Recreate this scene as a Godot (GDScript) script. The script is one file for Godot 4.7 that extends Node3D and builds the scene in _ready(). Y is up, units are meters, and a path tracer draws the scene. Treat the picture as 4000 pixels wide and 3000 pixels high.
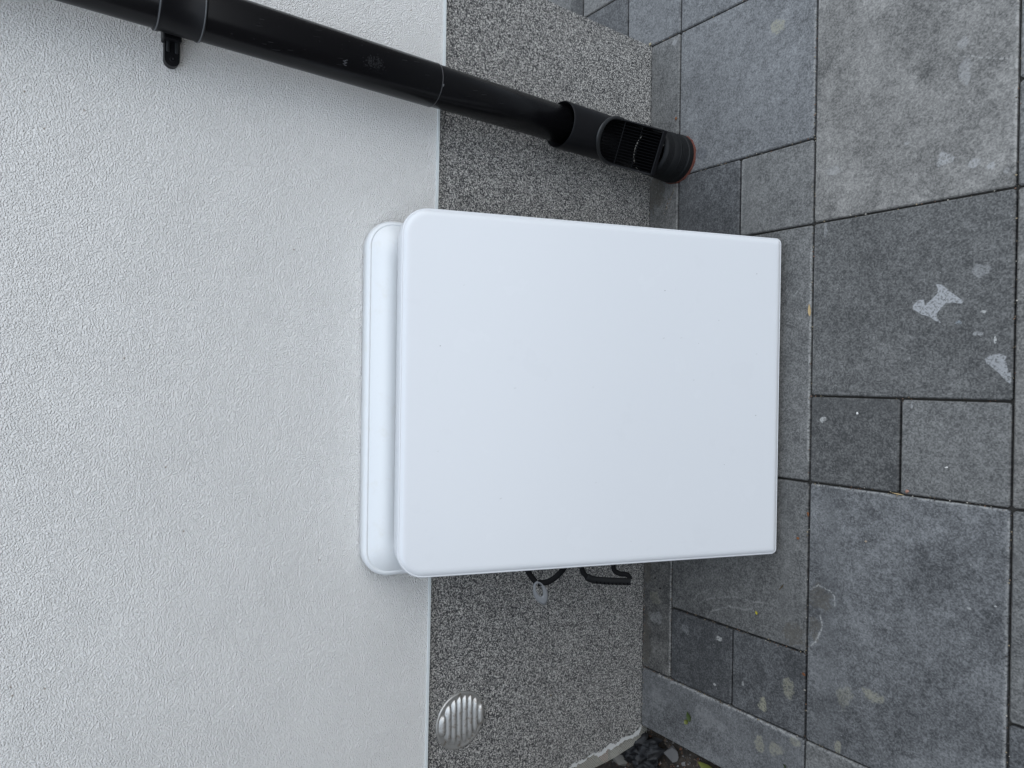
extends Node3D
# A folded white trestle table leaning against a rendered house wall; the photograph was taken with the camera turned on its side.

const PLINTH_Z := -0.506
const FACADE_Z := -0.496
const PIPE := Vector2(0.253, -0.42)          # x, z of the downpipe's axis
var M := {}
var used := {}
var rng := RandomNumberGenerator.new()

# ---------------------------------------------------------------- naming
func numbered(parent: Node, called: String) -> String:
	var key := str(parent.get_instance_id()) + called
	var n: int = used.get(key, 0)
	used[key] = n + 1
	return called if n == 0 else "%s_%03d" % [called, n]

func put(parent: Node, called: String, mesh: Mesh, mat: Material) -> MeshInstance3D:
	var o := MeshInstance3D.new()
	o.name = numbered(parent, called)
	o.mesh = mesh
	o.material_override = mat
	parent.add_child(o)
	return o

func thing(called: String, label: String, category: String, at := Vector3.ZERO, group := "") -> Node3D:
	var o := Node3D.new()
	o.name = numbered(self, called)
	add_child(o)
	o.position = at
	tag(o, label, category, group)
	return o

func tag(o: Node, label: String, category := "", group := "") -> void:
	o.set_meta("label", label)
	if category != "": o.set_meta("category", category)
	if group != "": o.set_meta("group", group)

# ---------------------------------------------------------------- shapes
func st_new(smooth := 0) -> SurfaceTool:
	var st := SurfaceTool.new()
	st.begin(Mesh.PRIMITIVE_TRIANGLES)
	st.set_smooth_group(smooth)
	return st

func done(st: SurfaceTool) -> ArrayMesh:
	st.generate_normals()
	return st.commit()

func quad(st: SurfaceTool, a: Vector3, b: Vector3, c: Vector3, d: Vector3) -> void:
	for p in [a, b, c, a, c, d]: st.add_vertex(p)

func quad_uv(st: SurfaceTool, p: Array, uv: Array) -> void:
	for i in [0, 1, 2, 0, 2, 3]:
		st.set_uv(uv[i]); st.add_vertex(p[i])

# box with chamfered edges, centred
func chamfer_box(size: Vector3, c: float) -> ArrayMesh:
	var st := st_new(-1)
	add_chamfer_box(st, Transform3D(), size, c)
	return done(st)

func add_chamfer_box(st: SurfaceTool, t: Transform3D, size: Vector3, c: float) -> void:
	var pts := []
	for sx in [-1, 1]: for sy in [-1, 1]: for sz in [-1, 1]:
		for a in 3:
			var h := size * 0.5 - Vector3(c, c, c)
			h[a] += c
			pts.append(h * Vector3(sx, sy, sz))
	hull(st, pts, t)

# convex hull of a few points (brute force over triples is enough for 24 points)
func hull(st: SurfaceTool, pts: Array, t: Transform3D) -> void:
	var seen := {}
	var n := pts.size()
	for i in n: for j in range(i + 1, n): for k in range(j + 1, n):
		var nn: Vector3 = (pts[j] - pts[i]).cross(pts[k] - pts[i])
		if nn.length() < 1e-9: continue
		nn = nn.normalized()
		var d: float = nn.dot(pts[i])
		var above := false; var below := false
		for p in pts:
			var e: float = nn.dot(p) - d
			if e > 1e-6: above = true
			elif e < -1e-6: below = true
		if above and below: continue
		if above: nn = -nn; d = -d
		var key := "%d,%d,%d,%d" % [roundi(nn.x * 500), roundi(nn.y * 500), roundi(nn.z * 500), roundi(d * 50000)]
		if seen.has(key): continue
		seen[key] = true
		var face := []
		for p in pts:
			if absf(nn.dot(p) - d) < 2e-6: face.append(p)
		var mid := Vector3.ZERO
		for p in face: mid += p
		mid /= face.size()
		var ax: Vector3 = (face[0] - mid).normalized()
		var ay := nn.cross(ax)
		face.sort_custom(func(a, b): return atan2((a - mid).dot(ay), (a - mid).dot(ax)) > atan2((b - mid).dot(ay), (b - mid).dot(ax)))
		for m in range(1, face.size() - 1):
			for p in [face[0], face[m], face[m + 1]]: st.add_vertex(t * p)

# turned shape round the y axis; profile runs upwards on the outside
func lathe(profile: Array, seg := 40, st: SurfaceTool = null, t := Transform3D()) -> ArrayMesh:
	var own := st == null
	if own: st = st_new()
	for i in profile.size() - 1:
		for j in seg:
			var a0 := TAU * j / seg
			var a1 := TAU * (j + 1) / seg
			var p: Vector2 = profile[i]; var q: Vector2 = profile[i + 1]
			var v := [Vector3(p.x * cos(a0), p.y, p.x * sin(a0)), Vector3(p.x * cos(a1), p.y, p.x * sin(a1)),
				Vector3(q.x * cos(a1), q.y, q.x * sin(a1)), Vector3(q.x * cos(a0), q.y, q.x * sin(a0))]
			for k in 4: v[k] = t * v[k]
			var uv := [Vector2(float(j) / seg, p.y), Vector2(float(j + 1) / seg, p.y), Vector2(float(j + 1) / seg, q.y), Vector2(float(j) / seg, q.y)]
			quad_uv(st, v, uv)
	return done(st) if own else null

# tube along points
func add_tube(st: SurfaceTool, pts: Array, r: float, seg := 8) -> void:
	var rings := []
	for i in pts.size():
		var d: Vector3 = (pts[mini(i + 1, pts.size() - 1)] - pts[maxi(i - 1, 0)]).normalized()
		var s := d.cross(Vector3.UP if absf(d.y) < 0.9 else Vector3.RIGHT).normalized()
		var u := s.cross(d)
		var ring := []
		for j in seg:
			var a := TAU * j / seg
			ring.append(pts[i] + (s * cos(a) + u * sin(a)) * r)
		rings.append(ring)
	for i in rings.size() - 1:
		for j in seg:
			var k := (j + 1) % seg
			quad(st, rings[i][j], rings[i][k], rings[i + 1][k], rings[i + 1][j])
	for e in [0, rings.size() - 1]:
		for j in range(1, seg - 1):
			var tri := [rings[e][0], rings[e][j + 1], rings[e][j]]
			if e > 0: tri = [rings[e][0], rings[e][j], rings[e][j + 1]]
			for p in tri: st.add_vertex(p)

# flat band along points: width across, thickness along the normal
func add_band(st: SurfaceTool, pts: Array, normal: Vector3, width: float, thick: float) -> void:
	var rings := []
	for i in pts.size():
		var d: Vector3 = (pts[mini(i + 1, pts.size() - 1)] - pts[maxi(i - 1, 0)]).normalized()
		var s := d.cross(normal).normalized() * width * 0.5
		var n := normal * thick * 0.5
		rings.append([pts[i] - s - n * 0.3, pts[i] - s * 0.85 + n, pts[i] + s * 0.85 + n, pts[i] + s - n * 0.3, pts[i] + s * 0.85 - n, pts[i] - s * 0.85 - n])
	for i in rings.size() - 1:
		for j in 6:
			var k := (j + 1) % 6
			quad(st, rings[i][j], rings[i + 1][j], rings[i + 1][k], rings[i][k])
	for e in [0, rings.size() - 1]:
		for j in range(1, 5):
			for p in [rings[e][0], rings[e][j], rings[e][j + 1]]: st.add_vertex(p)

# a polygon in x,y pushed out between two z
func prism(poly: Array, z0: float, z1: float, st: SurfaceTool = null) -> ArrayMesh:
	var own := st == null
	if own: st = st_new(-1)
	var pv := PackedVector2Array(poly)
	if Geometry2D.is_polygon_clockwise(pv): pv.reverse()
	var tri := Geometry2D.triangulate_polygon(pv)
	for i in range(0, tri.size(), 3):
		var a := pv[tri[i]]; var b := pv[tri[i + 1]]; var c := pv[tri[i + 2]]
		if (b - a).cross(c - a) > 0.0:
			var x := b; b = c; c = x
		for p in [a, b, c]: st.add_vertex(Vector3(p.x, p.y, z1))
		for p in [a, c, b]: st.add_vertex(Vector3(p.x, p.y, z0))
	for i in pv.size():
		var p := pv[i]; var q := pv[(i + 1) % pv.size()]
		quad(st, Vector3(p.x, p.y, z0), Vector3(p.x, p.y, z1), Vector3(q.x, q.y, z1), Vector3(q.x, q.y, z0))
	return done(st) if own else null

func smooth_path(pts: Array, per := 6) -> Array:
	var c := Curve3D.new()
	for i in pts.size():
		var d: Vector3 = (pts[mini(i + 1, pts.size() - 1)] - pts[maxi(i - 1, 0)]) / 6.0
		c.add_point(pts[i], -d, d)
	var out := []
	for i in pts.size() - 1:
		for k in per: out.append(c.sample(i, float(k) / per))
	out.append(pts[-1])
	return out

# ---------------------------------------------------------------- textures
func lin(r: float, g: float, b: float) -> Color:
	return Color(r, g, b).linear_to_srgb()

func mat(c: Color, rough := 0.6, metal := 0.0) -> StandardMaterial3D:
	var m := StandardMaterial3D.new()
	m.albedo_color = c
	m.roughness = rough
	m.metallic = metal
	return m

func noise(kind: int, freq: float, sd: int, oct := 3, gain := 0.5) -> FastNoiseLite:
	var n := FastNoiseLite.new()
	n.noise_type = kind
	n.frequency = freq
	n.seed = sd
	n.fractal_type = FastNoiseLite.FRACTAL_FBM if oct > 1 else FastNoiseLite.FRACTAL_NONE
	n.fractal_octaves = oct
	n.fractal_gain = gain
	return n

func grey_bytes(n: FastNoiseLite, size: int) -> PackedByteArray:
	var im := n.get_seamless_image(size, size)
	im.convert(Image.FORMAT_L8)
	return im.get_data()

func raw_bytes(n: FastNoiseLite, size: int) -> PackedByteArray:
	var im := n.get_image(size, size)
	im.convert(Image.FORMAT_L8)
	return im.get_data()

func tri_map(m: StandardMaterial3D, metres: float) -> void:
	m.uv1_triplanar = true
	m.uv1_world_triplanar = true
	m.uv1_triplanar_sharpness = 8.0
	m.uv1_scale = Vector3.ONE / metres

func tex_l(bytes: PackedByteArray, size: int) -> ImageTexture:
	return ImageTexture.create_from_image(Image.create_from_data(size, size, false, Image.FORMAT_L8, bytes))

func make_materials() -> void:
	# white floated render: worm-like 2-3 mm grain as relief
	var size := 2048
	var a := raw_bytes(noise(FastNoiseLite.TYPE_SIMPLEX_SMOOTH, 0.098, 5, 3, 0.55), size)
	var cells := noise(FastNoiseLite.TYPE_CELLULAR, 0.135, 9, 1)
	cells.cellular_return_type = FastNoiseLite.RETURN_DISTANCE2_SUB
	var b := raw_bytes(cells, size)
	var hb := PackedByteArray(); hb.resize(size * size)
	for i in size * size:
		var worm := mini(absi(a[i] - 128) * 4, 255)   # narrow winding grooves between floated grains
		hb[i] = (worm * 5 + b[i] * 3) >> 3
	var relief := tex_l(hb, size)
	var w := mat(lin(0.87, 0.85, 0.815), 0.9)
	w.heightmap_enabled = true
	w.heightmap_texture = relief
	w.heightmap_scale = 0.35
	tri_map(w, 1.24)
	w.albedo_texture = stucco_colour()
	M.render = w

	# mosaic render of the plinth: 1.5-2.5 mm stones, black to pale grey, in clear resin
	size = 2048
	var gran := noise(FastNoiseLite.TYPE_CELLULAR, 0.20, 21, 1)
	gran.cellular_return_type = FastNoiseLite.RETURN_CELL_VALUE
	gran.cellular_jitter = 1.0
	var gim := gran.get_image(size, size)
	gim.convert(Image.FORMAT_L8)
	var gb := gim.get_data()
	var dist := noise(FastNoiseLite.TYPE_CELLULAR, 0.20, 21, 1)
	dist.cellular_return_type = FastNoiseLite.RETURN_DISTANCE
	dist.cellular_jitter = 1.0
	var dim := dist.get_image(size, size)
	dim.convert(Image.FORMAT_L8)
	var db := dim.get_data()
	var lut := PackedByteArray(); lut.resize(256 * 3)
	for i in 256:
		var t := i / 255.0
		var h := fmod(t * 37.0, 1.0)
		var c: Color
		if t < 0.28: c = lin(0.022, 0.022, 0.024).lerp(lin(0.046, 0.046, 0.048), h)
		elif t < 0.55: c = lin(0.10, 0.101, 0.102).lerp(lin(0.18, 0.18, 0.178), h)
		elif t < 0.86: c = lin(0.28, 0.278, 0.27).lerp(lin(0.43, 0.426, 0.412), h)
		else: c = lin(0.50, 0.495, 0.48).lerp(lin(0.66, 0.652, 0.63), h)
		lut[i * 3] = int(c.r * 251); lut[i * 3 + 1] = int(c.g * 248); lut[i * 3 + 2] = int(c.b * 243)
	var pb := PackedByteArray(); pb.resize(size * size * 3)
	for i in size * size:
		var k := gb[i] * 3
		var o := i * 3
		pb[o] = lut[k]; pb[o + 1] = lut[k + 1]; pb[o + 2] = lut[k + 2]
	var p := mat(Color.WHITE, 0.55)
	p.albedo_texture = ImageTexture.create_from_image(Image.create_from_data(size, size, false, Image.FORMAT_RGB8, pb))
	p.heightmap_enabled = true
	p.heightmap_texture = tex_l(db, size)
	p.heightmap_scale = 0.12
	p.heightmap_flip_texture = true
	tri_map(p, 0.88)
	M.mosaic = p

	# table plastic: a faint pebble grain and soft scuffs
	var tp := mat(lin(0.68, 0.69, 0.695), 0.30)
	tp.heightmap_enabled = true
	tp.heightmap_texture = tex_l(grey_bytes(noise(FastNoiseLite.TYPE_SIMPLEX_SMOOTH, 0.05, 31, 4), 1024), 1024)
	tp.heightmap_scale = 0.012
	tri_map(tp, 1.1)
	tp.metallic_specular = 0.6
	tp.albedo_color = Color.WHITE
	tp.albedo_texture = table_colour()
	M.table = tp
	M.table_back = tp.duplicate()
	M.table_back.albedo_color = Color.WHITE
	M.table_back.albedo_texture = grime_colour(Color(0.857, 0.864, 0.866), Color(0.845, 0.848, 0.838), 41)
	tri_map(M.table_back, 0.5)

	M.black = mat(Color.WHITE, 0.24)
	M.black.albedo_texture = pipe_colour()
	M.black.metallic_specular = 0.36
	M.black.uv1_scale = Vector3(1, 1, 1)
	M.black_part = mat(lin(0.007, 0.007, 0.008), 0.36)
	M.black_dark = mat(lin(0.004, 0.004, 0.0045), 0.5)
	M.rubber = mat(lin(0.008, 0.0085, 0.009), 0.5)
	M.rim_grey = mat(lin(0.018, 0.019, 0.02), 0.4)
	M.joint_ring = mat(lin(0.035, 0.035, 0.037), 0.35)
	M.clip_lip = mat(lin(0.10, 0.105, 0.11), 0.3)
	M.metal_light = mat(lin(0.05, 0.052, 0.055), 0.5, 0.6)
	M.clay = mat(lin(0.11, 0.032, 0.02), 0.85)
	M.strap = mat(lin(0.004, 0.004, 0.0045), 0.8)
	M.tag_grey = mat(lin(0.15, 0.155, 0.16), 0.55)
	for k in ["black_part", "strap", "rubber"]: M[k].metallic_specular = 0.3
	M.black_dark.metallic_specular = 0.12
	M.leg = mat(lin(0.25, 0.26, 0.27), 0.4, 0.3)
	M.profile = mat(lin(0.66, 0.69, 0.68), 0.6)
	M.basecoat = mat(lin(0.52, 0.52, 0.50), 0.95)
	M.mesh = mat(lin(0.40, 0.385, 0.33), 0.8)
	M.fleck = mat(lin(0.16, 0.12, 0.06), 0.9)
	M.insulation = mat(lin(0.22, 0.21, 0.19), 0.95)
	var al := mat(Color.WHITE, 0.42, 0.78)
	al.albedo_texture = grime_colour(Color(0.77, 0.765, 0.75), Color(0.58, 0.54, 0.49), 51)
	tri_map(al, 0.12)
	M.aluminium = al
	M.sand = mat(lin(0.05, 0.045, 0.038), 1.0)
	var soil := mat(Color.WHITE, 1.0)
	soil.albedo_texture = soil_colour()
	tri_map(soil, 0.9)
	M.soil = soil

func stucco_colour() -> ImageTexture:
	var s := 512
	var n := grey_bytes(noise(FastNoiseLite.TYPE_SIMPLEX_SMOOTH, 0.012, 61, 3), s)
	var out := PackedByteArray(); out.resize(s * s * 3)
	for i in s * s:
		var v := 244 + (n[i] - 128) / 30
		out[i * 3] = v; out[i * 3 + 1] = v; out[i * 3 + 2] = v
	# a few specks of grit caught in the render
	var r := RandomNumberGenerator.new(); r.seed = 8
	for k in 26:
		var i := (r.randi() % (s * s)) * 3
		out[i] = 150; out[i + 1] = 135; out[i + 2] = 120
	return ImageTexture.create_from_image(Image.create_from_data(s, s, false, Image.FORMAT_RGB8, out))

func table_colour() -> ImageTexture:
	# white plastic with faint rub marks and a few dark specks
	var s := 1024
	var base := lin(0.68, 0.69, 0.695)
	var n := grey_bytes(noise(FastNoiseLite.TYPE_SIMPLEX_SMOOTH, 0.006, 47, 5, 0.6), s)
	var out := PackedByteArray(); out.resize(s * s * 3)
	var br := int(base.r * 255); var bg := int(base.g * 255); var bb := int(base.b * 255)
	for i in s * s:
		var d := (n[i] - 128) / 80
		out[i * 3] = br + d; out[i * 3 + 1] = bg + d; out[i * 3 + 2] = bb + d
	var im := Image.create_from_data(s, s, false, Image.FORMAT_RGB8, out)
	var r := RandomNumberGenerator.new(); r.seed = 19
	for k in 60:
		var x := r.randi() % (s - 3); var y := r.randi() % (s - 8)
		var v := r.randf_range(0.45, 0.62)
		for j in r.randi_range(1, 4): im.set_pixel(x + j / 2, y + j, lin(v, v, v * 0.98))
	for k in 14:
		im.fill_rect(Rect2i(r.randi() % (s - 3), r.randi() % (s - 3), 1, 1 + k % 2), lin(0.16, 0.15, 0.14))
	return ImageTexture.create_from_image(im)

func grime_colour(clean: Color, dirty: Color, sd: int) -> ImageTexture:
	var s := 512
	var n := grey_bytes(noise(FastNoiseLite.TYPE_SIMPLEX_SMOOTH, 0.012, sd, 4, 0.6), s)
	var f := grey_bytes(noise(FastNoiseLite.TYPE_SIMPLEX_SMOOTH, 0.12, sd + 1, 2), s)
	var out := PackedByteArray(); out.resize(s * s * 3)
	for i in s * s:
		var t := clampf((n[i] - 150) / 90.0 + (f[i] - 128) / 300.0, 0.0, 1.0)
		var c := clean.lerp(dirty, t)
		out[i * 3] = int(c.r * 255); out[i * 3 + 1] = int(c.g * 255); out[i * 3 + 2] = int(c.b * 255)
	return ImageTexture.create_from_image(Image.create_from_data(s, s, false, Image.FORMAT_RGB8, out))

func pipe_colour() -> ImageTexture:
	# black pvc with rub marks and a chalky smear; u runs round the pipe, v is height in metres
	var im := Image.create(512, 1024, false, Image.FORMAT_RGB8)
	im.fill(lin(0.0042, 0.0042, 0.005))
	var r := RandomNumberGenerator.new(); r.seed = 77
	for k in 240:
		var x := r.randi() % 512; var y := r.randi() % 1024
		var l := r.randi_range(1, 14)
		var v := r.randf_range(0.02, 0.05)
		for i in l:
			im.set_pixel((x + i / 3) % 512, (y + i) % 1024, lin(v, v, v))
	for k in 150:                                     # the smear on the camera's side
		var x := 150.0 + r.randfn(0.0, 9.0) + 8.0 * sin(k * 0.11); var y := fposmod(0.93 + r.randfn(0.0, 0.006) + 0.012 * sin(k * 0.043), 1.0) * 1024.0
		var v := r.randf_range(0.012, 0.026)
		im.fill_rect(Rect2i(int(x), int(y), 3, 2), lin(v, v, v * 1.05))
	for k in 7:
		im.fill_rect(Rect2i(168 + k * 3, int((0.985 + 0.002 * (k % 3)) * 1024) % 1024, 2, 3 + k % 4), lin(0.12, 0.12, 0.125))
	return ImageTexture.create_from_image(im)

func soil_colour() -> ImageTexture:
	var s := 512
	var n := grey_bytes(noise(FastNoiseLite.TYPE_SIMPLEX_SMOOTH, 0.03, 71, 4, 0.6), s)
	var f := grey_bytes(noise(FastNoiseLite.TYPE_CELLULAR, 0.11, 72, 1), s)
	var out := PackedByteArray(); out.resize(s * s * 3)
	for i in s * s:
		var t := clampf(n[i] / 255.0 * 0.6 + f[i] / 255.0 * 0.5, 0.0, 1.0)
		var c := Color(0.11, 0.10, 0.09).lerp(Color(0.33, 0.29, 0.25), t)
		out[i * 3] = int(c.r * 255); out[i * 3 + 1] = int(c.g * 255); out[i * 3 + 2] = int(c.b * 255)
	return ImageTexture.create_from_image(Image.create_from_data(s, s, false, Image.FORMAT_RGB8, out))

# ---------------------------------------------------------------- paving
# x0, x1, z0, z1, tone (0 dark .. 1 pale), hue (0 neutral, 1 bluish, 2 brownish), blotch strength
var slabs := [
	[0.0, 0.6, -0.506, -0.4, 0.40, 0, 0.5], [-0.6, 0.0, -0.506, -0.4, 0.34, 2, 0.6], [-1.2, -0.6, -0.506, -0.4, 0.28, 2, 1.1],
	[-1.374, -1.2, -0.506, 0.0, 0.38, 1, 0.7], [-1.374, -1.2, 0.0, 0.4, 0.40, 0, 1.0], [-1.374, -1.2, 0.4, 0.8, 0.38, 0, 0.8], [-1.374, -1.2, 0.8, 1.2, 0.36, 1, 0.8],
	[0.2, 0.6, -0.4, 0.0, 0.44, 1, 0.6], [0.0, 0.2, -0.4, -0.2, 0.25, 1, 0.6], [0.0, 0.2, -0.2, 0.0, 0.40, 0, 0.5],
	[-0.6, 0.0, -0.4, 0.0, 0.36, 0, 0.6], [-1.0, -0.6, -0.4, 0.0, 0.34, 0, 0.7],
	[-1.2, -1.0, -0.4, -0.2, 0.19, 1, 0.5], [-1.2, -1.0, -0.2, 0.0, 0.25, 1, 0.7],
	[0.0, 0.6, 0.0, 0.4, 0.44, 2, 1.25], [-0.4, 0.0, 0.0, 0.4, 0.29, 0, 0.5], [-0.6, -0.4, 0.0, 0.2, 0.22, 0, 0.35], [-0.6, -0.4, 0.2, 0.4, 0.37, 0, 0.35],
	[-1.2, -0.6, 0.0, 0.4, 0.34, 1, 1.05],
	[0.2, 0.6, 0.4, 0.8, 0.44, 0, 0.6], [0.0, 0.2, 0.4, 0.6, 0.40, 0, 0.6], [0.0, 0.2, 0.6, 0.8, 0.38, 1, 0.6], [-0.6, 0.0, 0.4, 0.8, 0.40, 2, 0.8],
	[-1.0, -0.6, 0.4, 0.8, 0.36, 0, 0.7], [-1.2, -1.0, 0.4, 0.6, 0.26, 1, 0.6], [-1.2, -1.0, 0.6, 0.8, 0.34, 0, 0.6],
	[0.6, 1.0, -0.4, 0.0, 0.42, 1, 0.8], [0.6, 1.2, 0.0, 0.4, 0.42, 2, 0.8], [0.6, 1.0, 0.4, 0.8, 0.36, 0, 0.6],
	[0.6, 1.0, -0.6, -0.4, 0.42, 1, 0.6], [0.6, 0.8, -0.8, -0.6, 0.26, 1, 0.5], [0.8, 1.2, -0.8, -0.6, 0.38, 0, 0.5], [0.6, 1.0, -1.2, -0.8, 0.20, 0, 0.6], [0.6, 1.2, -1.6, -1.2, 0.30, 0, 0.6], [1.2, 1.6, -1.6, -1.2, 0.34, 1, 0.6], [0.6, 1.0, -2.0, -1.6, 0.34, 1, 0.6], [1.0, 1.6, -2.0, -1.6, 0.30, 0, 0.6], [1.4, 1.8, -1.2, -0.8, 0.34, 0, 0.6], [1.4, 1.8, -0.8, -0.4, 0.38, 0, 0.6], [1.4, 1.8, -0.4, 0.0, 0.34, 1, 0.6],  # the two darkest side-passage slabs carry shade painted into their tone
	[1.0, 1.4, -1.2, -0.8, 0.38, 1, 0.6], [1.0, 1.4, -0.6, -0.2, 0.40, 0, 0.6], [1.2, 1.4, -0.8, -0.6, 0.36, 1, 0.6], [1.0, 1.4, -0.2, 0.0, 0.4, 0, 0.6], [1.2, 1.6, 0.0, 0.4, 0.36, 0, 0.6], [1.0, 1.6, 0.4, 0.8, 0.36, 0, 0.6],
	[-1.2, -0.6, 0.8, 1.2, 0.36, 0, 0.7], [-0.6, -0.2, 0.8, 1.2, 0.40, 1, 0.7], [-0.2, 0.2, 0.8, 1.2, 0.34, 0, 0.7], [0.2, 0.8, 0.8, 1.2, 0.38, 2, 0.7], [0.8, 1.2, 0.8, 1.2, 0.36, 0, 0.7],
]
const MAP_X := -1.374
const MAP_Z := -0.86
const MAP_W := 2048
const MAP_H := 1536
const PPM := 900.0            # texture pixels per metre

# stains that lie on the slabs: x, z, half-width, half-depth, colour (linear), strength
func stains() -> Array:
	var pale := Vector3(0.36, 0.355, 0.345); var white := Vector3(0.46, 0.45, 0.42); var cream := Vector3(0.33, 0.31, 0.22)
	var brown := Vector3(0.085, 0.075, 0.06); var blue := Vector3(0.24, 0.27, 0.29); var dark := Vector3(0.07, 0.072, 0.08)
	return [
		[0.082, 0.274, 0.0140, 0.0147, pale, 0.75], [0.060, 0.328, 0.0086, 0.0095, pale, 0.7], [0.048, 0.356, 0.0075, 0.0077, pale, 0.65], [0.035, 0.383, 0.0057, 0.0056, pale, 0.6],
		[0.241, 0.310, 0.0251, 0.0111, pale, 0.45], [0.304, 0.304, 0.0137, 0.0102, pale, 0.45], [0.494, -0.101, 0.0198, 0.0217, cream, 0.6],
		[-0.229, 0.347, 0.0040, 0.0054, white, 0.8], [-0.247, 0.306, 0.0041, 0.0061, blue, 0.7], [-0.316, 0.214, 0.0043, 0.0041, white, 0.5],
		[-0.284, 0.369, 0.0066, 0.0023, white, 0.95], [-0.271, 0.340, 0.0031, 0.0078, pale, 0.7], [-0.452, 0.032, 0.0074, 0.0096, white, 0.8], [-0.414, 0.222, 0.0108, 0.0045, pale, 0.7],
		[-1.039, -0.240, 0.0070, 0.0099, white, 0.8], [-1.130, -0.168, 0.0058, 0.0040, white, 0.6], [-1.161, -0.112, 0.0170, 0.0111, cream, 0.8],
		[-1.049, -0.349, 0.0126, 0.0156, pale, 0.4], [-1.041, -0.456, 0.0197, 0.0254, pale, 0.45], [-0.987, -0.461, 0.0198, 0.0171, cream, 0.35],
		[-1.099, -0.044, 0.0219, 0.0177, cream, 0.6], [-1.042, 0.153, 0.0149, 0.0217, cream, 0.55], [-1.184, 0.079, 0.0155, 0.0079, cream, 0.6], [-1.068, 0.092, 0.0231, 0.0180, cream, 0.35],
		[-0.863, 0.035, 0.0264, 0.0272, brown, 0.6], [-0.933, 0.020, 0.0292, 0.0138, brown, 0.6], [-0.964, -0.030, 0.0246, 0.0260, brown, 0.6],
		[-1.255, -0.072, 0.0139, 0.0212, cream, 0.5], [-1.215, -0.024, 0.0109, 0.0174, cream, 0.5], [0.579, -0.422, 0.0082, 0.0103, pale, 0.5],
		[0.244, -0.328, 0.0188, 0.0228, dark, 0.5], [-1.268, -0.443, 0.0300, 0.0293, pale, 0.3], [-1.264, -0.268, 0.0250, 0.0500, pale, 0.3], [-1.262, -0.120, 0.0170, 0.0159, cream, 0.6],
		[-0.149, 0.344, 0.0112, 0.0155, pale, 0.5], [0.132, 0.204, 0.0048, 0.0069, pale, 0.6], [0.111, 0.045, 0.0105, 0.0162, pale, 0.45], [-0.02, 0.03, 0.014, 0.006, pale, 0.5],
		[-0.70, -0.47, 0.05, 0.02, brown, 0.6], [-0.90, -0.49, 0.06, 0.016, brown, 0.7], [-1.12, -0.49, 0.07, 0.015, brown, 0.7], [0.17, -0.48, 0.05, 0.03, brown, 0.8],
		[-1.163, -0.252, 0.003, 0.004, white, 0.9], [-0.788, 0.379, 0.0015, 0.004, white, 0.9], [-0.804, 0.334, 0.003, 0.004, white, 0.7],
	]

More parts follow.
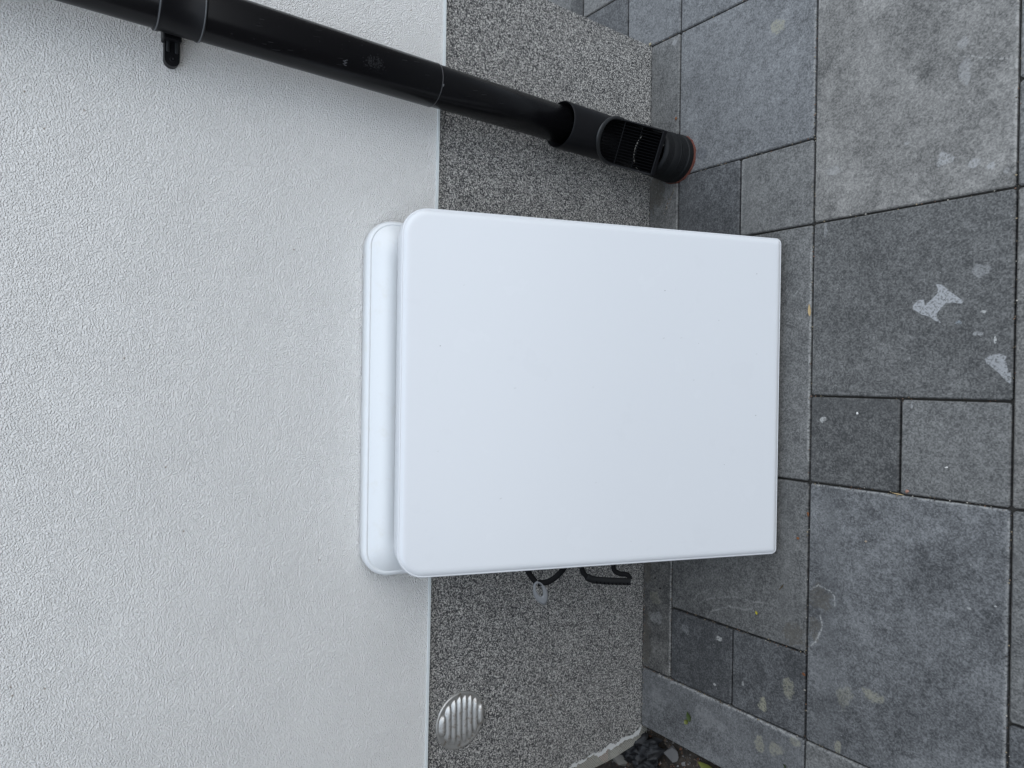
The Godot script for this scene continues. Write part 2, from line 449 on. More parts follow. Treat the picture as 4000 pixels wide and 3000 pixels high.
func paving_map() -> ImageTexture:
	var s := 1024
	var blotch := noise(FastNoiseLite.TYPE_SIMPLEX_SMOOTH, 0.0056, 81, 8, 0.80)
	blotch.domain_warp_enabled = true
	blotch.domain_warp_amplitude = 70.0
	var nb := grey_bytes(blotch, s)
	var ns := grey_bytes(noise(FastNoiseLite.TYPE_SIMPLEX_SMOOTH, 0.03, 82, 3, 0.6), s)
	var nf := grey_bytes(noise(FastNoiseLite.TYPE_VALUE, 0.45, 83, 2), s)
	var pal := []
	var ends := [[Vector3(0.039, 0.0385, 0.037), Vector3(0.352, 0.343, 0.322)], [Vector3(0.038, 0.0385, 0.039), Vector3(0.342, 0.341, 0.335)], [Vector3(0.041, 0.0395, 0.037), Vector3(0.372, 0.353, 0.322)]]
	for e in ends:
		var l := PackedByteArray(); l.resize(256 * 3)
		for i in 256:
			var v: Vector3 = e[0].lerp(e[1], pow(i / 255.0, 1.25))
			var c := lin(v.x, v.y, v.z)
			l[i * 3] = int(c.r * 255); l[i * 3 + 1] = int(c.g * 255); l[i * 3 + 2] = int(c.b * 255)
		pal.append(l)
	var out := PackedByteArray(); out.resize(MAP_W * MAP_H * 3)
	var r := RandomNumberGenerator.new(); r.seed = 12
	# the map repeats beyond its edges, so the house's footprint in it is filled with plain slab colour too
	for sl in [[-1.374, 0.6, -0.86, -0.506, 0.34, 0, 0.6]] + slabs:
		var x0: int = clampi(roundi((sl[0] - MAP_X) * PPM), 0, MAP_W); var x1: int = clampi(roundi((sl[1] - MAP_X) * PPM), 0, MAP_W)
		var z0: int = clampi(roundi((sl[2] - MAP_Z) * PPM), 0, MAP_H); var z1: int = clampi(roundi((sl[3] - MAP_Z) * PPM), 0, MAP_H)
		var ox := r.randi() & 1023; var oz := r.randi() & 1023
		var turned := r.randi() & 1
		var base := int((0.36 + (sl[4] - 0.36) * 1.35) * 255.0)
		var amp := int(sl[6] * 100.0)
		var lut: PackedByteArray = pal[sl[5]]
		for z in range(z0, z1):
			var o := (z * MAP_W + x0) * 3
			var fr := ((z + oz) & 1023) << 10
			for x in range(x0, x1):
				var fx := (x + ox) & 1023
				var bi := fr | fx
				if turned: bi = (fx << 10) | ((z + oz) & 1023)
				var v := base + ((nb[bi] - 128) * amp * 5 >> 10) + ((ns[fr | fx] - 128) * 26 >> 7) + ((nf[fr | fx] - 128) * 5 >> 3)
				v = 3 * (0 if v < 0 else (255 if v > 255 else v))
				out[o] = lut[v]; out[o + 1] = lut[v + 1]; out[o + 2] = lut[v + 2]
				o += 3
	for e in stains():
		var cx: float = (e[0] - MAP_X) * PPM; var cz: float = (e[1] - MAP_Z) * PPM
		var rx: float = e[2] * PPM; var rz: float = e[3] * PPM
		var c := lin(e[4].x, e[4].y, e[4].z)
		for z in range(int(cz - rz * 1.5), int(cz + rz * 1.5) + 1):
			for x in range(int(cx - rx * 1.5), int(cx + rx * 1.5) + 1):
				if x < 0 or z < 0 or x >= MAP_W or z >= MAP_H: continue
				var i := ((z & 1023) << 10) | (x & 1023)
				var d := Vector2((x - cx) / rx, (z - cz) / rz).length() + (ns[i] - 128) / 210.0
				blend(out, x, z, c, e[5] * clampf((1.06 - d) * 4.0, 0.0, 1.0) * clampf(0.95 + (nf[i] - 128) / 90.0, 0.2, 1.0))
	# a torn-paper shaped cement mark and a splash at the slab's edge
	var marks := [
		[[Vector2(-0.1665, 0.2641), Vector2(-0.1688, 0.2748), Vector2(-0.1816, 0.2876), Vector2(-0.2058, 0.3158), Vector2(-0.2099, 0.3108), Vector2(-0.2065, 0.2964), Vector2(-0.2065, 0.2828), Vector2(-0.2174, 0.2735), Vector2(-0.2263, 0.2672), Vector2(-0.2332, 0.2663), Vector2(-0.2466, 0.2761), Vector2(-0.2400, 0.2632), Vector2(-0.2311, 0.2522), Vector2(-0.2267, 0.2390), Vector2(-0.2148, 0.2221), Vector2(-0.2076, 0.2208), Vector2(-0.1965, 0.2318), Vector2(-0.1962, 0.2418), Vector2(-0.2082, 0.2442), Vector2(-0.1995, 0.2539), Vector2(-0.1866, 0.2666), Vector2(-0.1775, 0.2686)], 0.85],
		[[Vector2(-0.3186, 0.3532), Vector2(-0.3121, 0.3618), Vector2(-0.3091, 0.3769), Vector2(-0.3148, 0.3882), Vector2(-0.3213, 0.3865), Vector2(-0.3300, 0.3894), Vector2(-0.3452, 0.3924), Vector2(-0.3452, 0.3961), Vector2(-0.3666, 0.3964), Vector2(-0.3626, 0.3890), Vector2(-0.3452, 0.3756), Vector2(-0.3342, 0.3640), Vector2(-0.3275, 0.3553)], 0.75],
	]
	for mk in marks:
		var pts := PackedVector2Array()
		var box := Rect2()
		for p in mk[0]:
			var q := Vector2((p.x - MAP_X) * PPM, (p.y - MAP_Z) * PPM)
			box = Rect2(q, Vector2.ZERO) if pts.is_empty() else box.expand(q)
			pts.append(q)
		for z in range(int(box.position.y), int(box.end.y) + 2):
			for x in range(int(box.position.x), int(box.end.x) + 2):
				var hits := 0
				for k in 4:
					if Geometry2D.is_point_in_polygon(Vector2(x + 0.25 + 0.5 * (k & 1), z + 0.25 + 0.25 * (k & 2)), pts): hits += 1
				var i := ((z & 1023) << 10) | (x & 1023)
				blend(out, x, z, lin(0.38, 0.378, 0.375), mk[1] * hits / 4.0 * clampf(0.92 + (nf[i] - 128) / 110.0, 0.3, 1.0))
	# tide line of a dried puddle, arcs scraped by a dragged foot, scratches
	var lines := [
		[[Vector2(-0.8520, 0.0067), Vector2(-0.8352, 0.0261), Vector2(-0.8376, 0.0537), Vector2(-0.8505, 0.0647), Vector2(-0.8709, 0.0664)], 0.0016, 0.7], [[Vector2(-0.9025, 0.0329), Vector2(-0.9238, 0.0374), Vector2(-0.9443, 0.0309), Vector2(-0.9667, 0.0229), Vector2(-0.9778, 0.0090)], 0.0018, 0.8],
		[[Vector2(-0.9664, -0.3115), Vector2(-0.9427, -0.2744), Vector2(-0.9197, -0.2032), Vector2(-0.9131, -0.1166)], 0.0022, 0.4], [[Vector2(-0.9941, -0.2771), Vector2(-0.9708, -0.2591), Vector2(-0.9467, -0.2096), Vector2(-0.9386, -0.1421)], 0.0030, 0.4],
		[[Vector2(-0.9601, -0.3231), Vector2(-0.9376, -0.3083), Vector2(-0.9141, -0.2639)], 0.002, 0.3], [[Vector2(0.2816, 0.2905), Vector2(0.2712, 0.3191), Vector2(0.2560, 0.3488), Vector2(0.2401, 0.3868)], 0.0016, 0.55],
		[[Vector2(-0.1714, -0.0523), Vector2(-0.1535, -0.0378), Vector2(-0.1437, -0.0263)], 0.0012, 0.5],
	]
	# cement bloom along some worn slab edges
	lines += [[[Vector2(-1.2055, -0.44), Vector2(-1.2055, -0.02)], 0.0042, 0.75], [[Vector2(-1.2055, 0.01), Vector2(-1.2055, 0.25)], 0.003, 0.6], [[Vector2(-0.6045, 0.01), Vector2(-0.6045, 0.39)], 0.003, 0.6], [[Vector2(-0.55, -0.004), Vector2(-0.05, -0.004)], 0.003, 0.6],
		[[Vector2(-1.19, -0.404), Vector2(-0.80, -0.404)], 0.003, 0.6], [[Vector2(0.03, 0.397), Vector2(0.45, 0.397)], 0.004, 0.6], [[Vector2(0.195, -0.19), Vector2(0.03, -0.196)], 0.003, 0.35], [[Vector2(0.23, -0.003), Vector2(0.5, -0.003)], 0.003, 0.5], [[Vector2(-0.39, 0.004), Vector2(-0.02, 0.004)], 0.002, 0.3], [[Vector2(-1.18, 0.396), Vector2(-0.62, 0.396)], 0.004, 0.45]]
	for ln in lines:
		for k in ln[0].size() - 1:
			var a: Vector2 = (ln[0][k] - Vector2(MAP_X, MAP_Z)) * PPM; var b: Vector2 = (ln[0][k + 1] - Vector2(MAP_X, MAP_Z)) * PPM
			var w: float = ln[1] * PPM * 1.5
			for z in range(int(minf(a.y, b.y) - w - 4), int(maxf(a.y, b.y) + w + 5)):
				for x in range(int(minf(a.x, b.x) - w - 4), int(maxf(a.x, b.x) + w + 5)):
					var i := ((z & 1023) << 10) | (x & 1023)
					var p := Vector2(x + (ns[i] - 128) / 45.0, z + (ns[i ^ 4095] - 128) / 45.0)
					var d := p.distance_to(Geometry2D.get_closest_point_to_segment(p, a, b)) / w
					if d < 1.0: blend(out, x, z, lin(0.46, 0.45, 0.42), ln[2] * (1.0 - d) * clampf(0.8 + (nf[i] - 128) / 70.0, 0.0, 1.0))
	# pale and dark specks
	for k in 2600:
		var x := r.randi_range(2, MAP_W - 4); var z := r.randi_range(2, MAP_H - 4)
		var c := lin(0.36, 0.35, 0.33) if r.randf() < 0.55 else lin(0.03, 0.03, 0.032)
		var n := 1 if r.randf() < 0.7 else 2
		for dz in n: for dx in n: blend(out, x + dx, z + dz, c, r.randf_range(0.25, 0.8))
	return ImageTexture.create_from_image(Image.create_from_data(MAP_W, MAP_H, false, Image.FORMAT_RGB8, out))

func blend(out: PackedByteArray, x: int, z: int, c: Color, a: float) -> void:
	if a <= 0.0 or x < 0 or z < 0 or x >= MAP_W or z >= MAP_H: return
	var o := (z * MAP_W + x) * 3
	out[o] = int(lerpf(out[o], c.r * 255.0, a)); out[o + 1] = int(lerpf(out[o + 1], c.g * 255.0, a)); out[o + 2] = int(lerpf(out[o + 2], c.b * 255.0, a))

func build_paving() -> void:
	var root := Node3D.new()
	root.name = "pavement"
	root.set_meta("kind", "structure")
	root.set_meta("label", "anthracite concrete slab pavement with dark joints along the house")
	add_child(root)
	var m := mat(Color.WHITE, 0.82)
	m.albedo_texture = paving_map()
	m.heightmap_enabled = true
	m.heightmap_texture = tex_l(grey_bytes(noise(FastNoiseLite.TYPE_SIMPLEX_SMOOTH, 0.30, 91, 3, 0.7), 1024), 1024)
	m.heightmap_scale = 0.05
	M.slab = m
	var bed := BoxMesh.new()
	bed.size = Vector3(3.18, 0.06, 3.25)
	var o := put(root, "joint_bed", bed, M.sand)
	o.position = Vector3(0.216, -0.042, -0.42)
	var r := RandomNumberGenerator.new(); r.seed = 4
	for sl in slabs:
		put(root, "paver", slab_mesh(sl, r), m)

func slab_mesh(sl: Array, r: RandomNumberGenerator) -> ArrayMesh:
	var gap := 0.0021
	var x0: float = sl[0] + gap * r.randf_range(0.7, 1.5); var x1: float = sl[1] - gap * r.randf_range(0.7, 1.5)
	var z0: float = sl[2] + gap * r.randf_range(0.7, 1.5); var z1: float = sl[3] - gap * r.randf_range(0.7, 1.5)
	if sl[2] == -0.506: z0 = -0.5045
	var st := st_new(-1)
	var lift := r.randf_range(-0.0008, 0.0004)
	var tx := r.randf_range(-0.0014, 0.0014); var tz := r.randf_range(-0.0014, 0.0014)
	var cxm := (x0 + x1) * 0.5; var czm := (z0 + z1) * 0.5
	var up := func(x: float, z: float) -> float: return lift + (x - cxm) * tx + (z - czm) * tz
	var c := 0.0026                                   # chamfer
	var ro := 0.004                                   # small worn corner
	var outer := []; var inner := []
	for k in 4:
		var sx := 1.0 if k in [1, 2] else -1.0
		var sz := 1.0 if k in [2, 3] else -1.0
		var px := x1 if sx > 0 else x0
		var pz := z1 if sz > 0 else z0
		var a := Vector2(px - sx * ro, pz); var b := Vector2(px, pz - sz * ro)
		var pair := [b, a] if k in [0, 2] else [a, b]
		for p in pair:
			outer.append(p)
			inner.append(p - Vector2(signf(p.x - cxm), signf(p.y - czm)) * c)
	var n := outer.size()
	var uvf := func(v: Vector3) -> Vector2: return Vector2((v.x - MAP_X) * PPM / MAP_W, (v.z - MAP_Z) * PPM / MAP_H)
	var tri := func(list: Array) -> void:
		for v in list:
			st.set_uv(uvf.call(v)); st.add_vertex(v)
	var top := []; var mid := []; var low := []
	for i in n:
		top.append(Vector3(inner[i].x, up.call(inner[i].x, inner[i].y), inner[i].y))
		mid.append(Vector3(outer[i].x, up.call(outer[i].x, outer[i].y) - c, outer[i].y))
		low.append(Vector3(outer[i].x, -0.03, outer[i].y))
	for i in range(1, n - 1): tri.call([top[0], top[i], top[i + 1]])
	for i in n:
		var j := (i + 1) % n
		tri.call([top[i], mid[i], mid[j], top[i], mid[j], top[j]])
		tri.call([mid[i], low[i], low[j], mid[i], low[j], mid[j]])
	return done(st)

# ---------------------------------------------------------------- house
func build_house() -> void:
	var h := thing("house", "white rendered house wall above a speckled grey stone-plaster plinth", "house")
	# the wall in two lengths: its lower edge steps down behind the downpipe
	put(h, "wall", prism([Vector2(0.25, 0.7185), Vector2(0.25, 3.0), Vector2(-1.42, 3.0), Vector2(-1.42, 0.7275)], -3.2, FACADE_Z), M.render)
	put(h, "wall", prism([Vector2(0.612, 0.7055), Vector2(0.612, 3.0), Vector2(0.2503, 3.0), Vector2(0.2503, 0.7055)], -3.2, FACADE_Z), M.render)
	put(h, "base_profile", prism([Vector2(0.249, 0.7125), Vector2(0.249, 0.7182), Vector2(-1.419, 0.7272), Vector2(-1.419, 0.7215)], -0.52, FACADE_Z + 0.003), M.profile)
	put(h, "base_profile", prism([Vector2(0.614, 0.6995), Vector2(0.614, 0.7052), Vector2(0.2515, 0.7052), Vector2(0.2515, 0.6995)], -0.52, FACADE_Z + 0.003), M.profile)
	# plinth: insulation core, then the stone plaster with its ragged unfinished edge
	put(h, "plinth_core", prism([Vector2(0.594, -0.3), Vector2(0.594, 0.712), Vector2(-1.368, 0.712), Vector2(-1.368, -0.3)], -3.15, PLINTH_Z - 0.006), M.insulation)
	var r := RandomNumberGenerator.new(); r.seed = 15
	var left := [Vector2(-1.374, -0.04), Vector2(-1.377, 0.0), Vector2(-1.385, 0.025), Vector2(-1.394, 0.128), Vector2(-1.398, 0.197), Vector2(-1.405, 0.262), Vector2(-1.408, 0.33), Vector2(-1.410, 0.60), Vector2(-1.410, 0.711)]
	var ragged := []
	var rag := noise(FastNoiseLite.TYPE_SIMPLEX_SMOOTH, 0.02, 17, 4, 0.6)
	for i in left.size() - 1:
		for k in 16:
			var p: Vector2 = left[i].lerp(left[i + 1], k / 16.0)
			ragged.append(p + Vector2(0.014 * rag.get_noise_1d(p.y * 1000.0) + r.randf_range(-0.0016, 0.0016), 0.0))
	ragged.append(left[-1])
	var poly := ragged.duplicate()
	poly.append(Vector2(0.6, 0.711)); poly.append(Vector2(0.6, 0.6975)); poly.append(Vector2(0.6, -0.04))
	put(h, "plinth", prism(poly, PLINTH_Z - 0.0055, PLINTH_Z), M.mosaic)
	put(h, "plinth_side", prism([Vector2(0.5945, -0.04), Vector2(0.6, -0.04), Vector2(0.6, 0.6975), Vector2(0.5945, 0.6975)], -3.1, PLINTH_Z - 0.0057), M.mosaic)
	for e in [[-0.858, 0.285, 0.010, 0], [-1.073, 0.375, 0.012, 1], [-1.195, 0.345, 0.007, 2], [-1.13, 0.50, 0.006, 0], [-0.93, 0.12, 0.007, 1], [0.47, 0.35, 0.006, 0]]:
		var fl := put(h, "mortar_fleck", stone_mesh(Vector3(e[2], e[2] * 0.7, 0.003), 300 + e[3]), [M.basecoat, M.mesh, M.fleck][e[3]])
		fl.position = Vector3(e[0], e[1], PLINTH_Z + 0.0003)
	# smear of white base coat left along the broken edge
	var edge := []
	var back := []
	for i in range(14, 104):
		var p: Vector2 = ragged[i]
		var w := 0.011 + 0.018 * rag.get_noise_1d(p.y * 1000.0 + 700.0) + r.randf_range(-0.0015, 0.0015)
		edge.append(p + Vector2(0.002, 0.0)); back.push_front(p - Vector2(maxf(w, 0.001), 0.0))
	put(h, "base_coat_edge", prism(edge + back, PLINTH_Z - 0.0056, PLINTH_Z - 0.0012), M.basecoat)
	# reinforcing mesh hanging out of the broken edge
	var st := st_new(-1)
	var cols := 12; var rows := 70
	var pt := func(i: int, j: int) -> Vector3:
		var y := -0.03 + j * 0.0054
		var e := -1.374 - 0.034 * clampf(y / 0.33, 0.0, 1.0)
		var s := i * 0.0052
		return Vector3(e - s - 0.0018 * sin(j * 0.11), y + 0.002 * sin(i * 0.6 + j * 0.07), PLINTH_Z - 0.0035 - s * s * 3.0 + 0.002 * sin(j * 0.17 + i * 0.3))
	for i in cols: for j in rows - 1:
		strand(st, pt.call(i, j), pt.call(i, j + 1), Vector3(0.00045, 0, 0))
	for j in rows: for i in cols - 1:
		strand(st, pt.call(i, j), pt.call(i + 1, j), Vector3(0, 0.0007, 0))
	var ms := put(h, "reinforcing_mesh", done(st), M.mesh)
	ms.set_meta("kind", "stuff")

func strand(st: SurfaceTool, a: Vector3, b: Vector3, s: Vector3) -> void:
	var n := Vector3(0, 0, 0.0004)
	quad(st, a - s + n, b - s + n, b + s + n, a + s + n)
	quad(st, a - s - n, a - s + n, b - s + n, b - s - n)
	quad(st, a + s - n, b + s - n, b + s + n, a + s + n)

# ---------------------------------------------------------------- downpipe
func build_pipe() -> void:
	var root := thing("downpipe", "black plastic rainwater downpipe with leaf catcher and ribbed ground sleeve", "downpipe", Vector3(PIPE.x, 0, PIPE.y))
	put(root, "pipe", lathe([Vector2(0.0405, 0.776), Vector2(0.0445, 0.776), Vector2(0.0447, 0.7775), Vector2(0.0447, 2.95), Vector2(0.041, 2.95)], 64), M.black)
	put(root, "lower_pipe", lathe([Vector2(0.040, 0.31), Vector2(0.0433, 0.31), Vector2(0.0433, 0.80)], 64), M.black)
	var chip := st_new(-1)
	add_chamfer_box(chip, Transform3D(Basis(Vector3.UP, -0.35), Vector3(-0.0135, 0.7735, 0.0418)), Vector3(0.005, 0.0022, 0.0012), 0.0005)
	put(root, "burr", done(chip), M.tag_grey)
	put(root, "joint_ring", lathe([Vector2(0.0442, 0.7748), Vector2(0.0450, 0.7750), Vector2(0.0450, 0.7766), Vector2(0.0446, 0.7770)], 64), M.joint_ring)
	# wall clip
	var clip := put(root, "pipe_clip", lathe([Vector2(0.0449, 1.236), Vector2(0.0468, 1.236), Vector2(0.0478, 1.239), Vector2(0.0478, 1.242), Vector2(0.0465, 1.244), Vector2(0.0462, 1.30), Vector2(0.0478, 1.303), Vector2(0.0478, 1.307), Vector2(0.0468, 1.31), Vector2(0.0449, 1.31)], 64), M.black_part)
	for y in [1.2385, 1.3068]:
		var band := st_new()
		lathe([Vector2(0.0479, y), Vector2(0.0481, y + 0.0004), Vector2(0.0481, y + 0.0018), Vector2(0.0479, y + 0.0022)], 64, band)
		put(clip, "clip_lip", done(band), M.clip_lip)
	var stem := st_new(-1)
	var rx := Basis(Vector3.RIGHT, 0)
	add_chamfer_box(stem, Transform3D(rx, Vector3(-0.012, 1.272, -0.062)), Vector3(0.05, 0.03, 0.026), 0.002)
	put(clip, "clip_foot", done(stem), M.black_part)
	# tab screwed to the wall, rounded at the end, with two ribs
	var tabp := []
	for k in 13:
		var a := PI * 0.5 + PI * k / 12.0
		tabp.append(Vector2(-0.066 + 0.0125 * cos(a), 1.2705 + 0.0125 * sin(a)))
	tabp.append(Vector2(-0.018, 1.258)); tabp.append(Vector2(-0.018, 1.283))
	put(clip, "clip_tab", prism(tabp, -0.0757, -0.062), M.black_part)
	for y in [1.2635, 1.2775]:
		var rib := st_new(-1)
		add_chamfer_box(rib, Transform3D(Basis(), Vector3(-0.040, y, -0.0602)), Vector3(0.030, 0.0055, 0.005), 0.0012)
		put(clip, "rib", done(rib), M.rim_grey)
	var screw := st_new()
	lathe([Vector2(0.0042, 0.0), Vector2(0.0040, 0.0012), Vector2(0.0026, 0.0017), Vector2(0.0018, 0.0004), Vector2(0.0, 0.0004)], 20, screw, Transform3D(Basis(Vector3.RIGHT, PI / 2), Vector3(-0.0665, 1.2705, -0.0620)))
	put(clip, "screw", done(screw), M.black_part)

	# leaf catcher: mitred sleeve, trough, grate. It faces a little to the left of straight out.
	var face := atan2(-0.38, 0.925)
	var lc := Node3D.new()
	lc.name = "leaf_catcher"
	root.add_child(lc)
	lc.rotation.y = face
	var st := st_new()
	var seg := 64
	var cut := func(a: float) -> float: return 0.226 + 0.109 * cos(a)        # a = 0 points out of the wall
	for j in seg:
		var a0 := TAU * j / seg; var a1 := TAU * (j + 1) / seg
		var ring := func(rad: float, a: float, y: float) -> Vector3: return Vector3(rad * sin(a), y, rad * cos(a))
		var prof := [[0.0528, 0], [0.0528, 1], [0.0548, 1], [0.0555, 2], [0.0555, 0]]
		for i in prof.size() - 1:
			var h0 := [cut.call(a0), 0.418, 0.416]; var h1 := [cut.call(a1), 0.418, 0.416]
			quad(st, ring.call(prof[i][0], a0, h0[prof[i][1]]), ring.call(prof[i + 1][0], a0, h0[prof[i + 1][1]]), ring.call(prof[i + 1][0], a1, h1[prof[i + 1][1]]), ring.call(prof[i][0], a1, h1[prof[i][1]]))
	put(lc, "sleeve", done(st), M.black_part)
	# lip along the front half of the mitre
	st = st_new()
	for j in 40:
		var a0 := -1.75 + 3.5 * j / 40.0; var a1 := -1.75 + 3.5 * (j + 1) / 40.0
		var pts0 := []; var pts1 := []
		for q in [[0.0556, 0.0075], [0.0592, 0.0085], [0.0605, 0.006], [0.0605, -0.004], [0.0530, -0.004]]:
			pts0.append(Vector3(q[0] * sin(a0), cut.call(a0) + q[1], q[0] * cos(a0)))
			pts1.append(Vector3(q[0] * sin(a1), cut.call(a1) + q[1], q[0] * cos(a1)))
		for i in 4: quad(st, pts0[i], pts1[i], pts1[i + 1], pts0[i + 1])
	put(lc, "lip", done(st), M.rim_grey)
	for s in [-1.0, 1.0]:
		var side := st_new(-1)
		var outl := [Vector2(-0.045, 0.20), Vector2(-0.004, 0.230), Vector2(0.0615, 0.134), Vector2(0.0615, 0.112), Vector2(-0.045, 0.105)]
		prism(outl, s * 0.0565 - 0.0015, s * 0.0565 + 0.0015, side)
		var o := put(lc, "side_wall", done(side), M.black_part)
		o.rotation.y = -PI / 2                       # x of the outline becomes the way out
	st = st_new()
	for j in 24:
		var a0 := PI * 0.5 + PI * j / 24.0; var a1 := PI * 0.5 + PI * (j + 1) / 24.0
		quad(st, Vector3(0.0555 * sin(a0), 0.10, 0.0555 * cos(a0)), Vector3(0.0555 * sin(a0), 0.27, 0.0555 * cos(a0)), Vector3(0.0555 * sin(a1), 0.27, 0.0555 * cos(a1)), Vector3(0.0555 * sin(a1), 0.10, 0.0555 * cos(a1)))
	put(lc, "back_shell", done(st), M.black_part)
	# front edge of the trough and its underside
	put(lc, "front_edge", chamfer_box(Vector3(0.116, 0.014, 0.004), 0.001), M.black_part).position = Vector3(0, 0.1225, 0.0605)
	st = st_new(-1)
	quad(st, Vector3(-0.055, 0.113, 0.059), Vector3(0.055, 0.113, 0.059), Vector3(0.045, 0.095, -0.045), Vector3(-0.045, 0.095, -0.045))
	put(lc, "trough_bottom", done(st), M.black_dark)
	var top_p := Vector3(0, 0.262, -0.048); var low_p := Vector3(0, 0.131, 0.058)
	var run := low_p - top_p
	var bz := -run.normalized(); var bx := Vector3.RIGHT; var by := bz.cross(bx)
	var bar_mesh := chamfer_box(Vector3(0.0022, 0.004, run.length()), 0.0005)
	for k in 15:
		var o := put(lc, "bar", bar_mesh, M.black_dark)
		o.transform = Transform3D(Basis(bx, by, bz), (top_p + low_p) * 0.5 + Vector3(-0.0525 + k * 0.0075, 0, 0))
	for f in [0.12, 0.42, 0.70]:
		var o := put(lc, "cross_bar", chamfer_box(Vector3(0.110, 0.003, 0.0018), 0.0005), M.black_part)
		o.transform = Transform3D(Basis(bx, by, bz), top_p + run * f + by * (0.0052 if f > 0.6 else -0.001))
	# ribbed rubber sleeve that takes the pipe into the ground
	var prof := [Vector2(0.050, 0.118), Vector2(0.056, 0.116)]
	prof.reverse()
	var body := [Vector2(0.0655, 0.005), Vector2(0.0655, 0.019), Vector2(0.0648, 0.022), Vector2(0.0635, 0.0228)]
	var y := 0.0235
	for k in 5:
		body += [Vector2(0.0628, y), Vector2(0.0636, y + 0.002), Vector2(0.0636, y + 0.0035), Vector2(0.0626, y + 0.005)]
		y += 0.0062
	body += [Vector2(0.0622, y), Vector2(0.0615, y + 0.022)]
	y += 0.0235
	for k in 4:
		body += [Vector2(0.0600, y), Vector2(0.0608, y + 0.002), Vector2(0.0608, y + 0.0033), Vector2(0.0596, y + 0.0048)]
		y += 0.006
	body += [Vector2(0.058, y + 0.004), Vector2(0.050, y + 0.005)]
	var sl := put(root, "ground_sleeve", lathe(body, 56), M.rubber)
	sl.position = Vector3(-0.004, 0, 0.012)
	var base := st_new(-1)
	var rr := RandomNumberGenerator.new(); rr.seed = 3
	var rad := []
	for j in 40: rad.append(0.0668 + rr.randf_range(-0.0014, 0.0016))
	for j in 40:
		var k := (j + 1) % 40
		var p := func(q: float, i: int, yy: float) -> Vector3: return Vector3(q * cos(TAU * i / 40.0), yy, q * sin(TAU * i / 40.0))
		quad(base, p.call(0.062, j, 0.0052), p.call(rad[j] - 0.001, j, 0.0052), p.call(rad[k] - 0.001, k, 0.0052), p.call(0.062, k, 0.0052))
		quad(base, p.call(rad[j] - 0.001, j, 0.0052), p.call(rad[j], j, -0.004), p.call(rad[k], k, -0.004), p.call(rad[k] - 0.001, k, 0.0052))
	var cr := put(root, "clay_ring", done(base), M.clay)
	cr.position = sl.position + Vector3(-0.0012, 0, 0.0016)
	tag(cr, "rust-red clay ring round the sleeve at the ground")

# ---------------------------------------------------------------- folding table
func outline(w: float, l: float, rt: float, rb: float, inset: float) -> Array:
	var out := []
	var hw := w * 0.5 - inset
	var cs := [[hw, inset, -PI / 2, rb, -1.0, 1.0], [hw, l - inset, 0.0, rt, -1.0, -1.0], [-hw, l - inset, PI / 2, rt, 1.0, -1.0], [-hw, inset, PI, rb, 1.0, 1.0]]
	for c in cs:
		var r: float = maxf(c[3] - inset, 0.002)
		var n := 14
		for k in n + 1:
			var a: float = c[2] + PI * 0.5 * k / n
			out.append(Vector2(c[0] + c[4] * r + r * cos(a), c[1] + c[5] * r + r * sin(a)))
	return out

func panel(w: float, l: float, rt: float, rb: float, rings: Array) -> ArrayMesh:
	# rings: [inset, height along the outward normal], from the middle of the back round the edge to the middle of the front
	var st := st_new()
	var loops := []
	for q in rings:
		var loop := []
		for p in outline(w, l, rt, rb, q[0]): loop.append(Vector3(p.x, p.y, q[1]))
		loops.append(loop)
	var n: int = loops[0].size()
	for k in loops.size() - 1:
		for j in n:
			quad(st, loops[k][j], loops[k + 1][j], loops[k + 1][(j + 1) % n], loops[k][(j + 1) % n])
	st.set_smooth_group(1)
	var mid := Vector3(0, l * 0.5, rings[-1][1])
	for j in n:
		for p in [mid, loops[-1][(j + 1) % n], loops[-1][j]]: st.add_vertex(p)
	st.set_smooth_group(2)
	mid = Vector3(0, l * 0.5, rings[0][1])
	for j in n:
		for p in [mid, loops[0][j], loops[0][(j + 1) % n]]: st.add_vertex(p)
	return done(st)

